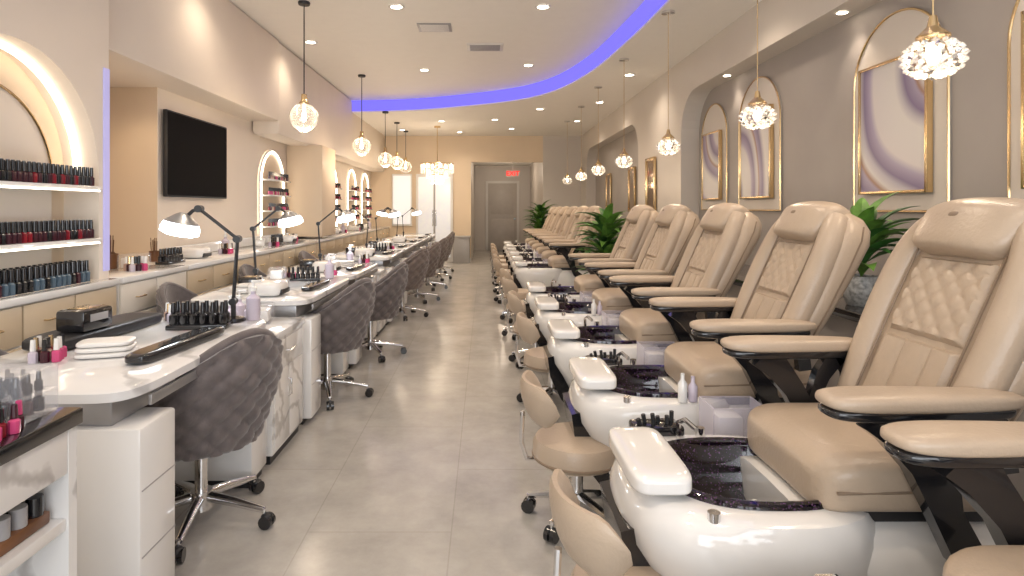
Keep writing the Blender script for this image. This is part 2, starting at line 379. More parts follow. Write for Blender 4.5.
to=bpy.data.objects.new('exit_lettering',cu); sc.collection.objects.link(to); to.parent=ex; to.location=(0,-.018,0); to.rotation_euler=(pi/2,0,0)
# ------------------------------------------------------------ desk chair
def desk_chair(vel,name):
    bd=B(); NA,NZ=84,36; R0=.245
    def pt(a,v,off,q):
        th=math.radians(-112+224*a); k=abs(th)
        top=.60+.235*(0.5+0.5*math.cos(min(pi,k/1.75*pi)))
        z=.36+(top-.36)*v
        R=R0*(.78+.28*min(1,v*1.5))+off
        if q:
            u=th*R0; w=z; s_=.098
            f=abs(math.sin(pi*(u+w)/s_)*math.sin(pi*(u-w)/s_)); R+=q*.022*(f**.45)
        flare=.03*v
        return Vector(((R+flare)*math.cos(th)*1.05,(R)*math.sin(th)*1.05,z))
    outer=[[pt(i/NA,j/NZ,.025,1) for i in range(NA+1)] for j in range(NZ+1)]
    inner=[[pt(i/NA,j/NZ,-.02,0) for i in range(NA+1)] for j in range(NZ+1)]
    W=NA+1
    vs=[p for r in outer for p in r]+[p for r in inner for p in r]; o=len(outer)*W; fs=[]
    for j in range(NZ):
        for i in range(NA):
            a=j*W+i; fs.append([a,a+1,a+W+1,a+W]); fs.append([o+a,o+a+W,o+a+W+1,o+a+1])
    for i in range(NA):
        a=i; fs.append([a,o+a,o+a+1,a+1]); a=NZ*W+i; fs.append([a,a+1,o+a+1,o+a])
    for j in range(NZ):
        a=j*W; fs.append([a,a+W,o+a+W,o+a]); a=j*W+NA; fs.append([a,o+a,o+a+W,a+W])
    bd.add(vs,fs,vel)
    bd.tube([pt(i/NA,1,.005,0)+Vector((0,0,.008)) for i in range(0,NA+1,3)],.020,vel,8)
    bd.sbox((-.05,0,.42),(.25,.225,.065),vel,4)
    bd.lathe([(.1,.33),(.12,.345),(.03,.355)],BLACKM,(0,0,0))
    bd.cyl((0,0,.10),(0,0,.34),.026,CHROME); bd.cyl((0,0,.06),(0,0,.14),.045,CHROME)
    for i in range(5):
        a=2*pi*i/5+.35; d=Vector((math.cos(a),math.sin(a),0)); t=Vector((-d.y,d.x,0))
        e=d*.29
        bd.tube([d*.02+Vector((0,0,.115)),d*.15+Vector((0,0,.10)),e+Vector((0,0,.075))],[.024,.02,.014],CHROME,8)
        bd.cyl(e+Vector((0,0,.04)),e+Vector((0,0,.08)),.008,CHROME)
        c=e+d*.012+Vector((0,0,.028))
        for sg in (-1,1): bd.cyl(c+t*.006*sg,c+t*.024*sg,.028,BLACK,seg=16)
        bd.sbox(c+Vector((0,0,.014)),(.022,.022,.02),BLACKM,3,4)
    return bd.mesh(name,ang=60)
DC=desk_chair(VELVET,'desk_chair'); DCB=desk_chair(VELVETB,'desk_chair_brown')
for (x,y,rz,me) in ((-1.22,2.58,-.5,DC),(-1.13,4.30,-.35,DC),(-1.05,5.5,-.15,DC),(-1.03,7.45,-.4,DCB),(-.98,8.7,-.2,DCB),(-.95,10.0,-.3,DCB),(-.95,11.3,-.1,DCB),(-.98,12.6,-.1,DCB),
    (-1.99,2.5,pi,DC),(-1.99,4.3,pi,DC),(-1.99,5.7,pi,DC),(-1.99,7.5,pi,DCB)):
    place(me,'desk_chair',(x,y,0),rz,1.0 if x>-1.5 else .95)
# ------------------------------------------------------------ desks
def nail_desk():
    bd=B()
    bd.loft([sring(0,0,.745,.37,.62,9,48),sring(0,0,.75,.385,.635,9,48),sring(0,0,.778,.385,.635,9,48),sring(0,0,.785,.375,.625,9,48)],MARBT)
    bd.b2(-.33,.30,-.58,.58,.66,.745,STEEL,.01)
    bd.b2(-.34,.40,-.60,-.38,.04,.66,WHITE,.012); bd.b2(-.34,.36,.40,.60,.04,.66,WHITE,.012)
    bd.b2(-.32,.34,-.58,-.40,0,.04,BLACKM); bd.b2(-.32,.34,.42,.58,0,.04,BLACKM)
    for z in (.25,.46): bd.b2(.399,.402,-.59,-.39,z,z+.004,GREYP)
    bd.box((.375,0,.72),(.012,1.0,.035),STEEL,.003)
    return bd.mesh('nail_desk')
ND=nail_desk()
DY=[2.47,4.32,5.62,7.50,8.80,10.10,11.40,12.70]
for y in DY: place(ND,'nail_desk',(-1.475,y,0))
def side_cab():
    bd=B(); bd.b2(-.2,.2,-.26,.26,.05,.65,MARB,.006); bd.b2(-.22,.215,-.265,.265,.65,.685,MARBT,.005); bd.b2(-.18,.18,-.24,.24,0,.05,BLACKM)
    bd.b2(.199,.206,-.24,.24,.48,.63,MARB,.002); bd.b2(.199,.206,-.24,-.005,.07,.47,MARB,.002); bd.b2(.199,.206,.005,.24,.07,.47,MARB,.002)
    bd.tube([(.206,-.06,.56),(.225,-.055,.56),(.225,.055,.56),(.206,.06,.56)],.005,CHROME,6)
    bd.tube([(.206,-.03,.3),(.225,-.03,.31),(.225,-.03,.39),(.206,-.03,.4)],.005,CHROME,6)
    for z in (.1,.28,.46): bd.b2(-.17,.17,-.266,-.258,z,z+.16,WHITE,.003)
    return bd.mesh('side_cabinet')
SC=side_cab()
for y in (3.395,6.55): place(SC,'side_cabinet',(-1.31,y,0))
def desk_lamp(flip):
    bd=B(); s=flip
    bd.lathe([(.055,0),(.06,.006),(.055,.02),(.02,.028)],BLACK)
    P=[Vector((0,0,.02)),Vector((0,0,.10)),Vector((s*.02,0,.41)),Vector((s*-.16,.0,.56))]
    for dy in (-.012,.012):
        o=Vector((0,dy,0)); bd.tube([P[1]+o,P[2]+o],.006,BLACKM,8); bd.tube([P[2]+o,P[3]+o],.006,BLACKM,8)
    bd.cyl(P[0],P[1],.012,BLACKM)
    for p in (P[1],P[2],P[3]): bd.cyl(p+Vector((0,-.025,0)),p+Vector((0,.025,0)),.018,BLACKM)
    bd.tube([P[3],P[3]+Vector((s*-.03,0,-.01)),P[3]+Vector((s*-.06,0,-.04))],.009,BLACKM,8)
    c=P[3]+Vector((s*-.075,0,-.04)); Mx=Matrix.Translation(c)@Matrix.Rotation(s*.22,4,'Y')
    bd.lathe([(.018,.02),(.035,.01),(.07,-.02),(.08,-.03)],STEEL,M=Mx,seg=28,cap=True)
    bd.lathe([(.08,-.03),(.090,-.055),(.090,-.08),(.06,-.092),(.01,-.096)],LAMPE,M=Mx,seg=28)
    return bd.mesh('desk_lamp')
LA=desk_lamp(1); LB=desk_lamp(-1)
LK=.86
def light(kind,name,loc,power,col,size=.05,rot=(0,0,0),spot=None,blend=.6,sy=None):
    l=bpy.data.lights.new(name,kind); l.energy=power*LK; l.color=col
    if kind=='AREA':
        l.size=size
        if sy: l.shape='RECTANGLE'; l.size_y=sy
    else: l.shadow_soft_size=size
    if spot: l.spot_size=spot; l.spot_blend=blend
    o=bpy.data.objects.new(name,l); o.location=loc; o.rotation_euler=rot; sc.collection.objects.link(o); return o
for i,(x,y,me,s) in enumerate(((-1.25,2.98,LA,1),(-1.70,4.45,LB,-1),(-1.62,5.9,LB,-1),(-1.5,7.6,LA,1),(-1.6,8.9,LB,-1),(-1.5,10.2,LA,1),(-1.55,11.4,LB,-1))):
    place(me,'desk_lamp',(x,y,.786),.15)
    if i<4: light('POINT','lamp_glow',(x-s*.24,y-.02,1.13),4,(.85,.93,1),.05)
def pad(w,l,h,mat,name):
    bd=B(); bd.sbox((0,0,h/2),(w/2,l/2,h/2),mat,6,8); return bd.mesh(name)
P1=pad(.20,.66,.055,BLACKM,'arm_rest_cushion'); P2=pad(.10,.56,.04,BLACK,'hand_rest_pad')
place(P1,'arm_rest_cushion',(-1.70,2.65,.786),-.1); place(P2,'hand_rest_pad',(-1.23,2.42,.786),-.1)
for y in DY[1:]:
    place(P2,'hand_rest_pad',(-1.2,y-.05,.786),-.05,.8)
b=B(); b.box((0,0,.045),(.13,.17,.09),BLACK,.015); b.box((.0,0,.0915),(.08,.10,.002),GOLD,.0008); b.box((.066,0,.055),(.002,.1,.03),GREYP,.0005)
me=b.mesh('nail_dust_collector'); place(me,'nail_dust_collector',(-1.68,2.52,.842),-.1)
for y in (4.15,5.5,7.3,8.7): place(me,'nail_dust_collector',(-1.62,y,.786),.1)
def bottle_set():
    bd=B(); bd.box((0,0,.012),(.27,.11,.024),BLACK,.006)
    for i in range(6):
        for j in range(2):
            x=-.11+i*.044; y=-.025+j*.05
            bd.lathe([(.017,.02),(.018,.024),(.018,.065),(.010,.073),(.010,.082),(.011,.083),(.009,.125)],BLACK,(x,y,0),12)
    return bd.mesh('acrylic_liquid_bottle_set')
BS=bottle_set(); place(BS,'dip_bottle_rack',(-1.34,2.82,.786),.1)
for y in (DY[1],DY[3]): place(BS,'dip_bottle_rack',(-1.4,y+.36,.786),.2,.85)
def pump():
    bd=B(); bd.lathe([(.03,0),(.034,.006),(.034,.11),(.012,.13),(.012,.145)],TISS); bd.lathe([(.016,.145),(.016,.165),(.006,.168),(.006,.19)],WHITE)
    bd.box((.014,0,.193),(.05,.014,.012),WHITE,.004); return bd.mesh('pump_bottle')
PB=pump()
for (x,y,z) in ((-1.36,3.2,.686),(-1.27,3.25,.686),(-1.4,3.42,.686),(-1.17,3.03,.786),(-1.3,6.4,.686),(-1.25,4.82,.786),(-1.35,6.0,.786)): place(PB,'pump_bottle',(x,y,z),random.random())
def polish_group(cols,n,name='polish_bottle_cluster'):
    bd=B()
    for i in range(n): bottle(bd,(i%3)*.036-.036,(i//3)*.036-.03,0,random.choice(cols),1.15,random.choice([BLACK,WHITE,BLACK,GOLD]))
    return bd.mesh(name)
PG=polish_group([PINK,RED,NUDE,DKP,TISS],9)
for (x,y) in ((-1.55,3.02),(-1.62,2.22),(-1.6,4.9),(-1.3,5.05),(-1.65,6.15),(-1.25,6.2),(-1.5,7.15),(-1.3,8.25),(-1.6,9.4),(-1.5,10.6)): place(PG,'polish_bottle_cluster',(x,y,.786),random.random())
for (x,y) in ((-2.5,4.3),(-2.55,5.9),(-2.5,7.1),(-2.6,8.1),(-2.6,11),(-2.6,12.2)): place(PG,'polish_bottle_cluster',(x,y,.901),random.random(),1.2)
b=B()
for k in range(3): b.sbox((0,0,.011+k*.02),(.10-.003*k,.065-.003*k,.010),WHITEM,5,6)
tw=b.mesh('folded_towel'); place(tw,'folded_towel',(-1.45,2.30,.786),.3); place(tw,'folded_towel',(-1.55,4.0,.786),.1); place(tw,'folded_towel',(-1.35,5.75,.786),.1)
def napkin():
    bd=B(); bd.box((0,0,.05),(.12,.2,.1),ACR,.01); bd.box((0,0,.045),(.09,.17,.07),WHITE,.01); return bd.mesh('tissue_box')
TB=napkin()
for (x,y,z) in ((-1.3,3.5,.686),(-1.62,4.68,.786),(-1.55,6.0,.786),(-1.5,7.9,.786),(-1.5,9.2,.786)): place(TB,'tissue_box',(x,y,z),.2)
def uvl():
    bd=B(); bd.sbox((0,0,.05),(.11,.12,.05),WHITE,4); bd.box((.10,0,.03),(.03,.16,.035),BLACKM,.01); return bd.mesh('nail_curing_lamp')
UV=uvl()
for (x,y) in ((-1.4,3.88),(-1.4,5.3),(-1.4,7.0),(-1.4,9.8),(-1.4,8.42)): place(UV,'nail_curing_lamp',(x,y,.786))
for i in range(16):
    y=4.15+i*.62; k=i%4; x=-2.6
    if 8.4<y<9.5: continue
    if k==0: place(TB,'tissue_box',(x,y+.3,.901),.1*i,1.1)
    elif k==1: place(BS,'dip_bottle_rack',(x+.05,y+.1,.901),pi/2,1)
    elif k==2: place(UV,'nail_curing_lamp',(x,y,.901),0,1)
    else: place(PB,'pump_bottle',(x,y,.901),0,1.1)
b=B(); b.lathe([(.05,0),(.055,.01),(.055,.11),(.05,.11),(.048,.02)],WOOD)
for i in range(14):
    a=random.random()*6.28; r=random.random()*.035; b.cyl((r*math.cos(a),r*math.sin(a),.02),(r*1.4*math.cos(a),r*1.4*math.sin(a),.19+random.random()*.06),.003,WOOD,seg=5)
me=b.mesh('brush_holder'); place(me,'brush_holder',(-2.78,4.45,.901)); place(me,'brush_holder',(-2.9,4.6,.901)); place(me,'brush_holder',(-2.78,5.05,.901),0,.8)
# front left display unit
b=B(); X0,X1,Y0,Y1=-1.5,-1.02,.55,1.5
b.b2(X0,X1,Y1-.03,Y1,.0,.81,MARB); b.b2(X0,X1,Y0,Y0+.03,.0,.81,MARB); b.b2(X0,X0+.02,Y0+.03,Y1-.03,0,.81,WHITEM)
for z in (.05,.32,.56): b.b2(X0+.02,X1-.005,Y0+.03,Y1-.03,z,z+.03,WHITE,.004)
b.b2(X0+.02,X1-.001,Y0+.03,Y1-.03,.70,.81,MARB,.003); b.b2(X0-.01,X1+.01,Y0-.01,Y1+.01,.81,.85,BLACK,.004)
b.obj('display_counter',(-1.25,1,0))
b=B(); b.b2(-1.22,-1.06,1.37,1.49,.851,.858,ACR,.002)
b.b2(-1.22,-1.216,1.37,1.49,.858,.96,ACR); b.b2(-1.22,-1.06,1.486,1.49,.858,.96,ACR); b.b2(-1.064,-1.06,1.37,1.49,.858,.96,ACR); b.b2(-1.22,-1.06,1.37,1.374,.858,.96,ACR); b.b2(-1.22,-1.06,1.37,1.49,.96,.964,ACR)
b.b2(-1.22,-1.06,1.37,1.49,.905,.908,ACR)
for i in range(3):
    for j in range(4): bottle(b,-1.20+j*.038,1.39+i*.035,.859,random.choice([BLACK,DKP,BLUEP]),.9); bottle(b,-1.20+j*.038,1.39+i*.035,.909,BLACK,.65)
b.obj('acrylic_polish_case',(-1.14,1.43,.851))
b=B()
for i in range(4): bottle(b,-1.045-.01*(i%2),1.28+i*.026,.851,(PINK,RED,PINK,DKP)[i],.85,(PINK,BLACK,DKP,PINK)[i])
for i in range(4): bottle(b,-1.085-.01*(i%2),1.27+i*.026,.851,(DKP,PINK,RED,PINK)[i],.85,BLACK)
b.obj('pink_polish_group',(-1.06,1.33,.851))
b=B(); b.b2(-1.2,-1.05,1.3,1.45,.591,.62,WOOD,.004)
for i in range(3):
    for j in range(3): b.cyl((-1.17+j*.05,1.325+i*.05,.62),(-1.17+j*.05,1.325+i*.05,.665),.018,random.choice([BLACK,GREYP,BLACK]),seg=12)
b.obj('jar_tray',(-1.12,1.37,.591))
# ------------------------------------------------------------ pedicure chair
def pedi():
    bd=B()
    R=[sring(.85,0,.0,.27,.19),sring(.84,0,.06,.275,.21),sring(.835,0,.12,.28,.235)]
    bd.loft(R,GREYL,cap1=False)
    R=[sring(.835,0,.12,.285,.24),sring(.825,0,.17,.29,.255),sring(.80,0,.26,.305,.285),sring(.77,0,.35,.325,.31),sring(.745,0,.43,.35,.33),sring(.738,0,.49,.352,.332),sring(.738,0,.53,.34,.325),sring(.745,0,.557,.32,.31),sring(.75,0,.566,.29,.285),sring(.765,0,.563,.252,.225)]
    bd.loft(R,WHITE,False,False)
    R=[sring(.775,0,.561,.262,.235,2.5),sring(.775,0,.578,.26,.232,2.5),sring(.775,0,.582,.25,.222,2.5),sring(.775,0,.578,.238,.21,2.5),sring(.773,0,.562,.228,.20,2.6),sring(.767,0,.49,.215,.185,2.6),sring(.767,0,.42,.19,.16,2.6),sring(.767,0,.385,.14,.11),sring(.767,0,.38,.02,.02)]
    bd.loft(R,GLIT,False,True)
    bd.ribbonY([(.395,.47),(.42,.36),(.48,.24),(.56,.12)],[.05,.07,.075,.05],-.15,.15,BLACK)
    for y in (-.24,): bd.cyl((.56,y,.28),(.52,y-.05,.28),.022,CHROME)
    bd.tube([(.66,.255,.565),(.66,.255,.62),(.67,.22,.64),(.69,.17,.625)],.009,CHROME,8)
    bd.cyl((.74,.275,.555),(.74,.275,.595),.016,CHROME); bd.cyl((.58,-.27,.54),(.58,-.27,.58),.016,CHROME)
    bd.cyl((.49,0,.53),(.485,0,.59),.03,CHROME)
    bd.sbox((.482,0,.606),(.085,.20,.029),WHITE,5.5,12)
    def rr(x,w,z0,z1,n=5):
        r=[]
        for k in range(28):
            t=2*pi*k/28; c,s_=math.cos(t),math.sin(t)
            r.append(Vector((x,w*math.copysign(abs(c)**(2/n),c),(z0+z1)/2+(z1-z0)/2*math.copysign(abs(s_)**(2/n),s_))))
        return r
    bd.loft([rr(.84,.29,.18,.545,3.5),rr(1.0,.298,.15,.55,4),rr(1.25,.29,.12,.55),rr(1.45,.26,.10,.52),rr(1.56,.20,.12,.44)],WHITE)
    bd.loft([rr(.90,.262,.0,.24),rr(1.0,.302,.0,.27),rr(1.25,.297,.0,.29),rr(1.5,.27,.0,.26)],GREYL)
    bd.tube([(.92,-.294,.262),(1.0,-.304,.272),(1.25,-.299,.292),(1.48,-.272,.264)],.006,CHROME,6)
    bd.b2(.96,1.36,-.23,.23,.53,.575,BLACKM,.01)
    # seat
    bd.sbox((1.12,0,.628),(.255,.265,.070),LEATHER,6.5,14,fn=lambda q: Vector((q.x,q.y,q.z+.008*math.cos(q.y*6)-(.03*((-.14-q.x)/.12)**2 if q.x<-.14 else 0))))
    bd.tube([(.90,-.258,.62),(1.12,-.267,.628),(1.34,-.258,.628)],.004,LEATHD,6)
    bd.sbox((1.12,0,.682),(.20,.18,.024),LEATHER,5,8)
    # back
    P0=Vector((1.225,0,.62)); P1=Vector((1.545,0,1.33)); u=(P1-P0).normalized(); n=Vector((-u.z,0,u.x)); L=(P1-P0).length
    def F(t,y,d): return P0+u*(L*t)+Vector((0,y,0))+n*d
    ts=[-.02,0,.06,.2,.45,.7,.86,.94,.99,1.02]; ws=[.12,.20,.25,.272,.288,.288,.272,.245,.195,.11]; hs=[.03,.045,.055,.06,.075,.09,.10,.09,.07,.03]; ds=[0,0,0,0,-.01,-.02,-.03,-.03,-.025,-.025]
    rings=[]
    for t,w,h,dd in zip(ts,ws,hs,ds):
        r=[]
        for k in range(36):
            a=2*pi*k/36; c,s_=math.cos(a),math.sin(a); e=3.0
            r.append(F(t,w*math.copysign(abs(c)**(2/e),c),dd+h*math.copysign(abs(s_)**(2/e),s_)))
        rings.append(r)
    bd.loft(rings,LEATHER)
    for sg in (-1,1):
        pts=[F(t,sg*(w),d) for t,w,d in ((.06,.205,.035),(.25,.222,.045),(.5,.236,.05),(.72,.23,.05),(.86,.205,.045),(.95,.165,.03))]
        cp=cr(pts,4)
        bd.tube(cp,[.02]+[.052]*(len(cp)-2)+[.02],LEATHER,14)
    for sg in (-1,1):
        bd.tube([F(t,sg*.166,.075) for t in (.12,.3,.5,.7,.8)],.0035,LEATHD,6)
        bd.tube([F(t,sg*w,dd) for t,w,dd in ((.06,.251,-.01),(.2,.273,-.01),(.45,.289,-.02),(.7,.289,-.03),(.86,.273,-.04),(.94,.246,-.04))],.0035,LEATHD,6)
    def patch(t0,t1,w,fn,nu=36,nv=44,d0=.07):
        vs=[];fs=[]
        for j in range(nv+1):
            for i in range(nu+1):
                y=-w+2*w*i/nu; t=t0+(t1-t0)*j/nv
                ed=min(1,min(i,nu-i,j,nv-j)/3)
                vs.append(F(t,y,d0-.03+.03*math.sqrt(ed)+fn(y,t*L)*ed))
        for j in range(nv):
            for i in range(nu): a=j*(nu+1)+i; fs.append([a,a+1,a+nu+2,a+nu+1])
        bd.add(vs,fs,LEATHER)
    patch(.44,.78,.16,lambda y,z:.011*abs(math.sin(pi*(y+z)/.072)*math.sin(pi*(y-z)/.072))**.4,d0=.074)
    patch(.10,.435,.16,lambda y,z:.012*abs(math.sin(pi*(y+.16)/.1066))**.5,d0=.070)
    Mx=Matrix(((n.x,0,u.x,0),(0,1,0,0),(n.z,0,u.z,0),(0,0,0,1)))
    c=F(.915,0,.09); Mh=Matrix.Translation(c)@Mx@Matrix.Rotation(-.18,4,'Y')
    bd.sbox((0,0,0),(.048,.185,.105),LEATHER,4.5,12,M=Mh,fn=lambda q: Vector((q.x-.9*q.y*q.y-1.5*max(0,q.z-.03)**1.3,q.y*(1+.8*(q.z)),q.z)))
    bd.sbox((.045,0,-.0),(.005,.020,.010),LEATHD,2.5,5,M=Mh)
    bd.sbox((0,0,0),(.025,.2,.24),GREYP,4,8,M=Matrix.Translation(F(.42,0,-.065))@Mx)
    for sg in (-1,1):
        y=sg*.305
        bd.sbox((1.08,y,.876),(.25,.075,.023),LEATHER,3.5,10,fn=lambda q: Vector((q.x,q.y*(1.0-.45*(q.x+.25)/.5),q.z)))
        bd.sbox((1.07,y,.849),(.235,.066,.020),BLACK,3.5,10,fn=lambda q: Vector((q.x,q.y*(1.0-.45*(q.x+.25)/.5),q.z)))
        bd.ribbonY([(.97,.845),(1.01,.80),(1.07,.72),(1.12,.62),(1.18,.50),(1.28,.42)],[.11,.085,.07,.07,.08,.09],y-.025,y+.02,BLACK)
        bd.ribbonY([(1.22,.84),(1.17,.77),(1.14,.69),(1.15,.60)],[.06,.05,.04,.04],y-.02,y+.015,BLACK)
        bd.ribbonY([(1.24,.845),(1.27,.78),(1.28,.70)],[.06,.05,.05],y-.02,y+.015,BLACK)
    return bd.mesh('pedicure_chair',(1.1,0,0))
PC=pedi()
CY=[.93,1.79,2.72,3.70,4.70,5.68,8.1,9.05,10.0,10.95,11.9,12.85]
for y in CY: place(PC,'pedicure_chair',(1.1,y,0))
def ttray():
    bd=B(); bd.box((0,0,.018),(.17,.10,.035),BLACK,.01)
    for i in range(6): bd.cyl((-.06+i*.024,.02*(i%2)-.01,.03),(-.07+i*.026,.02*(i%2)-.012,.055+.008*(i%3)),.008,BLACKM,seg=8)
    return bd.mesh('pedicure_tool_tray')
TT=ttray()
for i,y in enumerate(CY[1:]):
    if i in (0,1,3,6,8): place(TT,'pedicure_tool_tray',(.60,y+.315,.562),.1)
def cart():
    bd=B()
    bd.b2(-.09,.09,-.06,.06,.03,.44,WHITE,.01); bd.b2(-.1,.1,-.075,.075,.44,.46,ACRP,.004)
    bd.b2(-.1,.1,-.075,-.07,.46,.62,ACRP); bd.b2(-.1,.1,.07,.075,.46,.62,ACRP); bd.b2(-.1,-.095,-.07,.07,.46,.62,ACRP); bd.b2(.095,.1,-.07,.07,.46,.62,ACRP)
    bd.b2(-.07,.02,-.05,.05,.462,.58,WHITE,.006)
    for x in (-.07,.07):
        for y in (-.05,.05): bd.cyl((x,y,0),(x,y,.03),.014,BLACKM)
    return bd.mesh('pedicure_supply_caddy')
CA=cart()
def lotion():
    bd=B()
    bd.lathe([(.018,0),(.019,.005),(.019,.075),(.008,.09),(.008,.115)],WHITE,(0,0,0),12); bd.lathe([(.018,0),(.019,.005),(.019,.06),(.008,.075),(.008,.10)],TISS,(.045,.01,0),12)
    return bd.mesh('lotion_bottle_pair')
LO=lotion()
for i,(a,c) in enumerate(zip(CY[1:],CY[2:])):
    if c-a<1.1:
        place(CA,'pedicure_supply_caddy',(.93,(a+c)/2,0),0,1)
        if i%2==0: place(LO,'lotion_bottle_pair',(.80,c-.29,.566))
# stools
def stool():
    bd=B()
    bd.lathe([(.03,.245),(.165,.25),(.182,.27),(.182,.315),(.17,.338),(.12,.348),(.01,.350)],LEATHER,seg=36)
    bd.lathe([(.18,.262),(.186,.266),(.186,.272),(.18,.276)],LEATHD,seg=36)
    bd.cyl((0,0,.09),(0,0,.25),.024,CHROME); bd.lathe([(.1,.238),(.09,.247)],BLACKM)
    for i in range(5):
        a=2*pi*i/5+.2; d=Vector((math.cos(a),math.sin(a),0)); t=Vector((-d.y,d.x,0)); e=d*.205
        bd.tube([d*.01+Vector((0,0,.10)),d*.1+Vector((0,0,.09)),e+Vector((0,0,.07))],[.022,.018,.012],CHROME,8)
        c=e+Vector((0,0,.028))
        for sg in (-1,1): bd.cyl(c+t*.005*sg,c+t*.022*sg,.028,BLACK,seg=14)
        bd.cyl(e+Vector((0,0,.03)),e+Vector((0,0,.075)),.008,CHROME)
    rings=[]
    for i in range(17):
        th=pi+(-.95+1.9*i/16); e=min(1,min(i,16-i)/2.5)**.5
        c=Vector((.20*math.cos(th),.20*math.sin(th),.50)); d=Vector((math.cos(th),math.sin(th),0))
        rings.append([c+d*(.028*e*math.cos(2*pi*k/14)+.02*math.sin(2*pi*k/14))+Vector((0,0,.085*max(.3,e)*math.sin(2*pi*k/14))) for k in range(14)])
    bd.loft(rings,LEATHER)
    bd.tube([(-.10,0,.25),(-.21,0,.26),(-.232,0,.33),(-.226,0,.45)],.010,CHROME,8)
    return bd.mesh('pedicure_stool')
ST=stool()
for x,y,r in ((.42,1.60,.25),(.40,2.60,.1),(.46,4.12,.1),(.44,5.2,.0),(.42,6.3,.2),(.42,7.2,.1),(.36,8.6,0),(.36,9.5,0),(.36,10.5,0),(.36,11.4,0),(.36,12.4,0)):
    place(ST,'pedicure_stool',(x,y,0),r,1.06)
b=B(); b.b2(1.98,2.6,-1.5,7.3,.74,.79,BLACK,.005); b.b2(2.04,2.6,-1.5,7.3,0,.74,WALLG); b.obj('wall_ledge_cabinet',(2.4,3,0))
# ------------------------------------------------------------ plants
def plant(name,n,L,potr,poth,wl,mat=LEAF,stem=.0,spread=1.0,elr=(.35,1.35)):
    bd=B()
    bd.lathe([(potr*.7,0),(potr*.95,poth*.3),(potr,poth*.7),(potr*.85,poth),(potr*.75,poth),(potr*.75,poth*.92),(.01,poth*.92)],POTM,seg=24)
    bd.lathe([(potr*.76,poth*.93),(.01,poth*.95)],SOIL,cap=False)
    for i in range(n):
        a=2.4*i+random.uniform(-.3,.3); el=random.uniform(*elr); l=L*random.uniform(.65,1.1)
        d=Vector((math.cos(a),math.sin(a),0)); t=Vector((-d.y,d.x,0)); base=Vector((0,0,poth*.9+stem*random.random()))
        vs=[];fs=[];N=8; p=base.copy(); e=el
        for k in range(N+1):
            s=k/N; w=wl*math.sin(pi*min(1,(s*.93+.07))**.8)*(1 if s>.3 else .15+s*1.5)+.002
            up=Vector((0,0,1))*math.cos(e)-d*math.sin(e)
            vs+= [p-t*w+up*w*.35,p,p+t*w+up*w*.35]
            p=p+(d*math.cos(e)+Vector((0,0,1))*math.sin(e))*(l/N)*spread; e-=.12+.08*s
        for k in range(N):
            o=3*k; fs+=[[o,o+1,o+4,o+3],[o+1,o+2,o+5,o+4]]
        bd.add(vs,fs,mat if random.random()<.65 else LEAF2)
    return bd.mesh(name)
PL=plant('potted_plant',48,.40,.105,.17,.050,stem=.24,elr=(.6,1.5))
place(PL,'potted_plant',(2.17,3.46,.791)); 
PLS=plant('potted_plant_small',24,.22,.07,.13,.025)
PL2=plant('potted_plant_floor',120,.46,.18,.5,.055,stem=.68,elr=(.5,1.4))
place(PL2,'potted_plant',(1.42,7.0,0)); place(PL2,'potted_plant',(1.30,14.1,0),1,1.1)
place(PLS,'potted_plant',(-2.55,9.8,.901),0,.8)
# ------------------------------------------------------------ art
for i,(yc,w,z0,z1) in enumerate(((3.80,.62,1.45,2.28),(5.72,.62,1.45,2.28),(6.83,.5,1.45,2.2),(2.55,.62,1.45,2.28))):
    b=B(); X=2.6
    aw=w/2+.12
    pts=[(yc-aw,1.33)]+archprof(yc-aw,yc+aw,2.16)+[(yc+aw,1.33)]
    b.loft([[Vector((2.618,y,z)) for y,z in pts],[Vector((2.606,y,z)) for y,z in pts]],WALLR)
    b.tube([(2.604,y,z) for y,z in pts]+[(2.604,*pts[0])],.008,GOLD,6)
    b.obj('trim_wall_arch',(X,yc,1.8))
    b=B(); b.b2(2.57,2.60,yc-w/2,yc+w/2,z0,z1,art_mat(i+1))
    for a in (yc-w/2,yc+w/2): b.b2(2.56,2.60,a-.009,a+.009,z0-.009,z1+.009,GOLD,.002)
    for z in (z0,z1): b.b2(2.56,2.60,yc-w/2,yc+w/2,z-.009,z+.009,GOLD,.002)
    b.obj('framed_abstract_painting',(2.57,yc,(z0+z1)/2))
for y in (8.6,10.6,12.6):
    b=B(); X=2.39 if y<9 else 2.61; w=.42
    b.b2(X-.02,X,y-w/2,y+w/2,1.3,2.05,MIRR)
    for a in (y-w/2,y+w/2): b.b2(X-.035,X,a-.02,a+.02,1.28,2.07,GOLD,.004)
    for z in (1.3,2.05): b.b2(X-.035,X,y-w/2,y+w/2,z-.02,z+.02,GOLD,.004)
    b.obj('framed_mirror',(X,y,1.6))
# ------------------------------------------------------------ pendants
def globe(ztop):
    bd=B(); h=ztop
    bd.lathe([(.055,0),(.06,-.008),(.055,-.03),(.01,-.035)],BLACKM,(0,0,h)); bd.cyl((0,0,.22),(0,0,h-.03),.006,BLACKM,seg=6)
    bd.lathe([(.028,.23),(.03,.17),(.05,.145),(.048,.13)],GOLD)
    R=.14
    bd.lathe([(max(.045,R*math.sin(a)),R*math.cos(a)) for a in [pi*(.1+.9*k/14) for k in range(15)]],GLASS,seg=28,cap=False)
    for sgn in (1,-1):
        for k in range(6):
            a=k*pi/6*2; bd.tube([(R*1.01*math.sin(q)*math.cos(a+sgn*q*.6),R*1.01*math.sin(q)*math.sin(a+sgn*q*.6),R*1.01*math.cos(q)) for q in [pi*(.1+.85*j/10) for j in range(11)]],.0028,CRYM,5)
    bd.lathe([(.012,.14),(.014,.06),(.024,.02),(.028,-.01),(.02,-.035),(.004,-.045)],BULB,seg=14)
    return bd
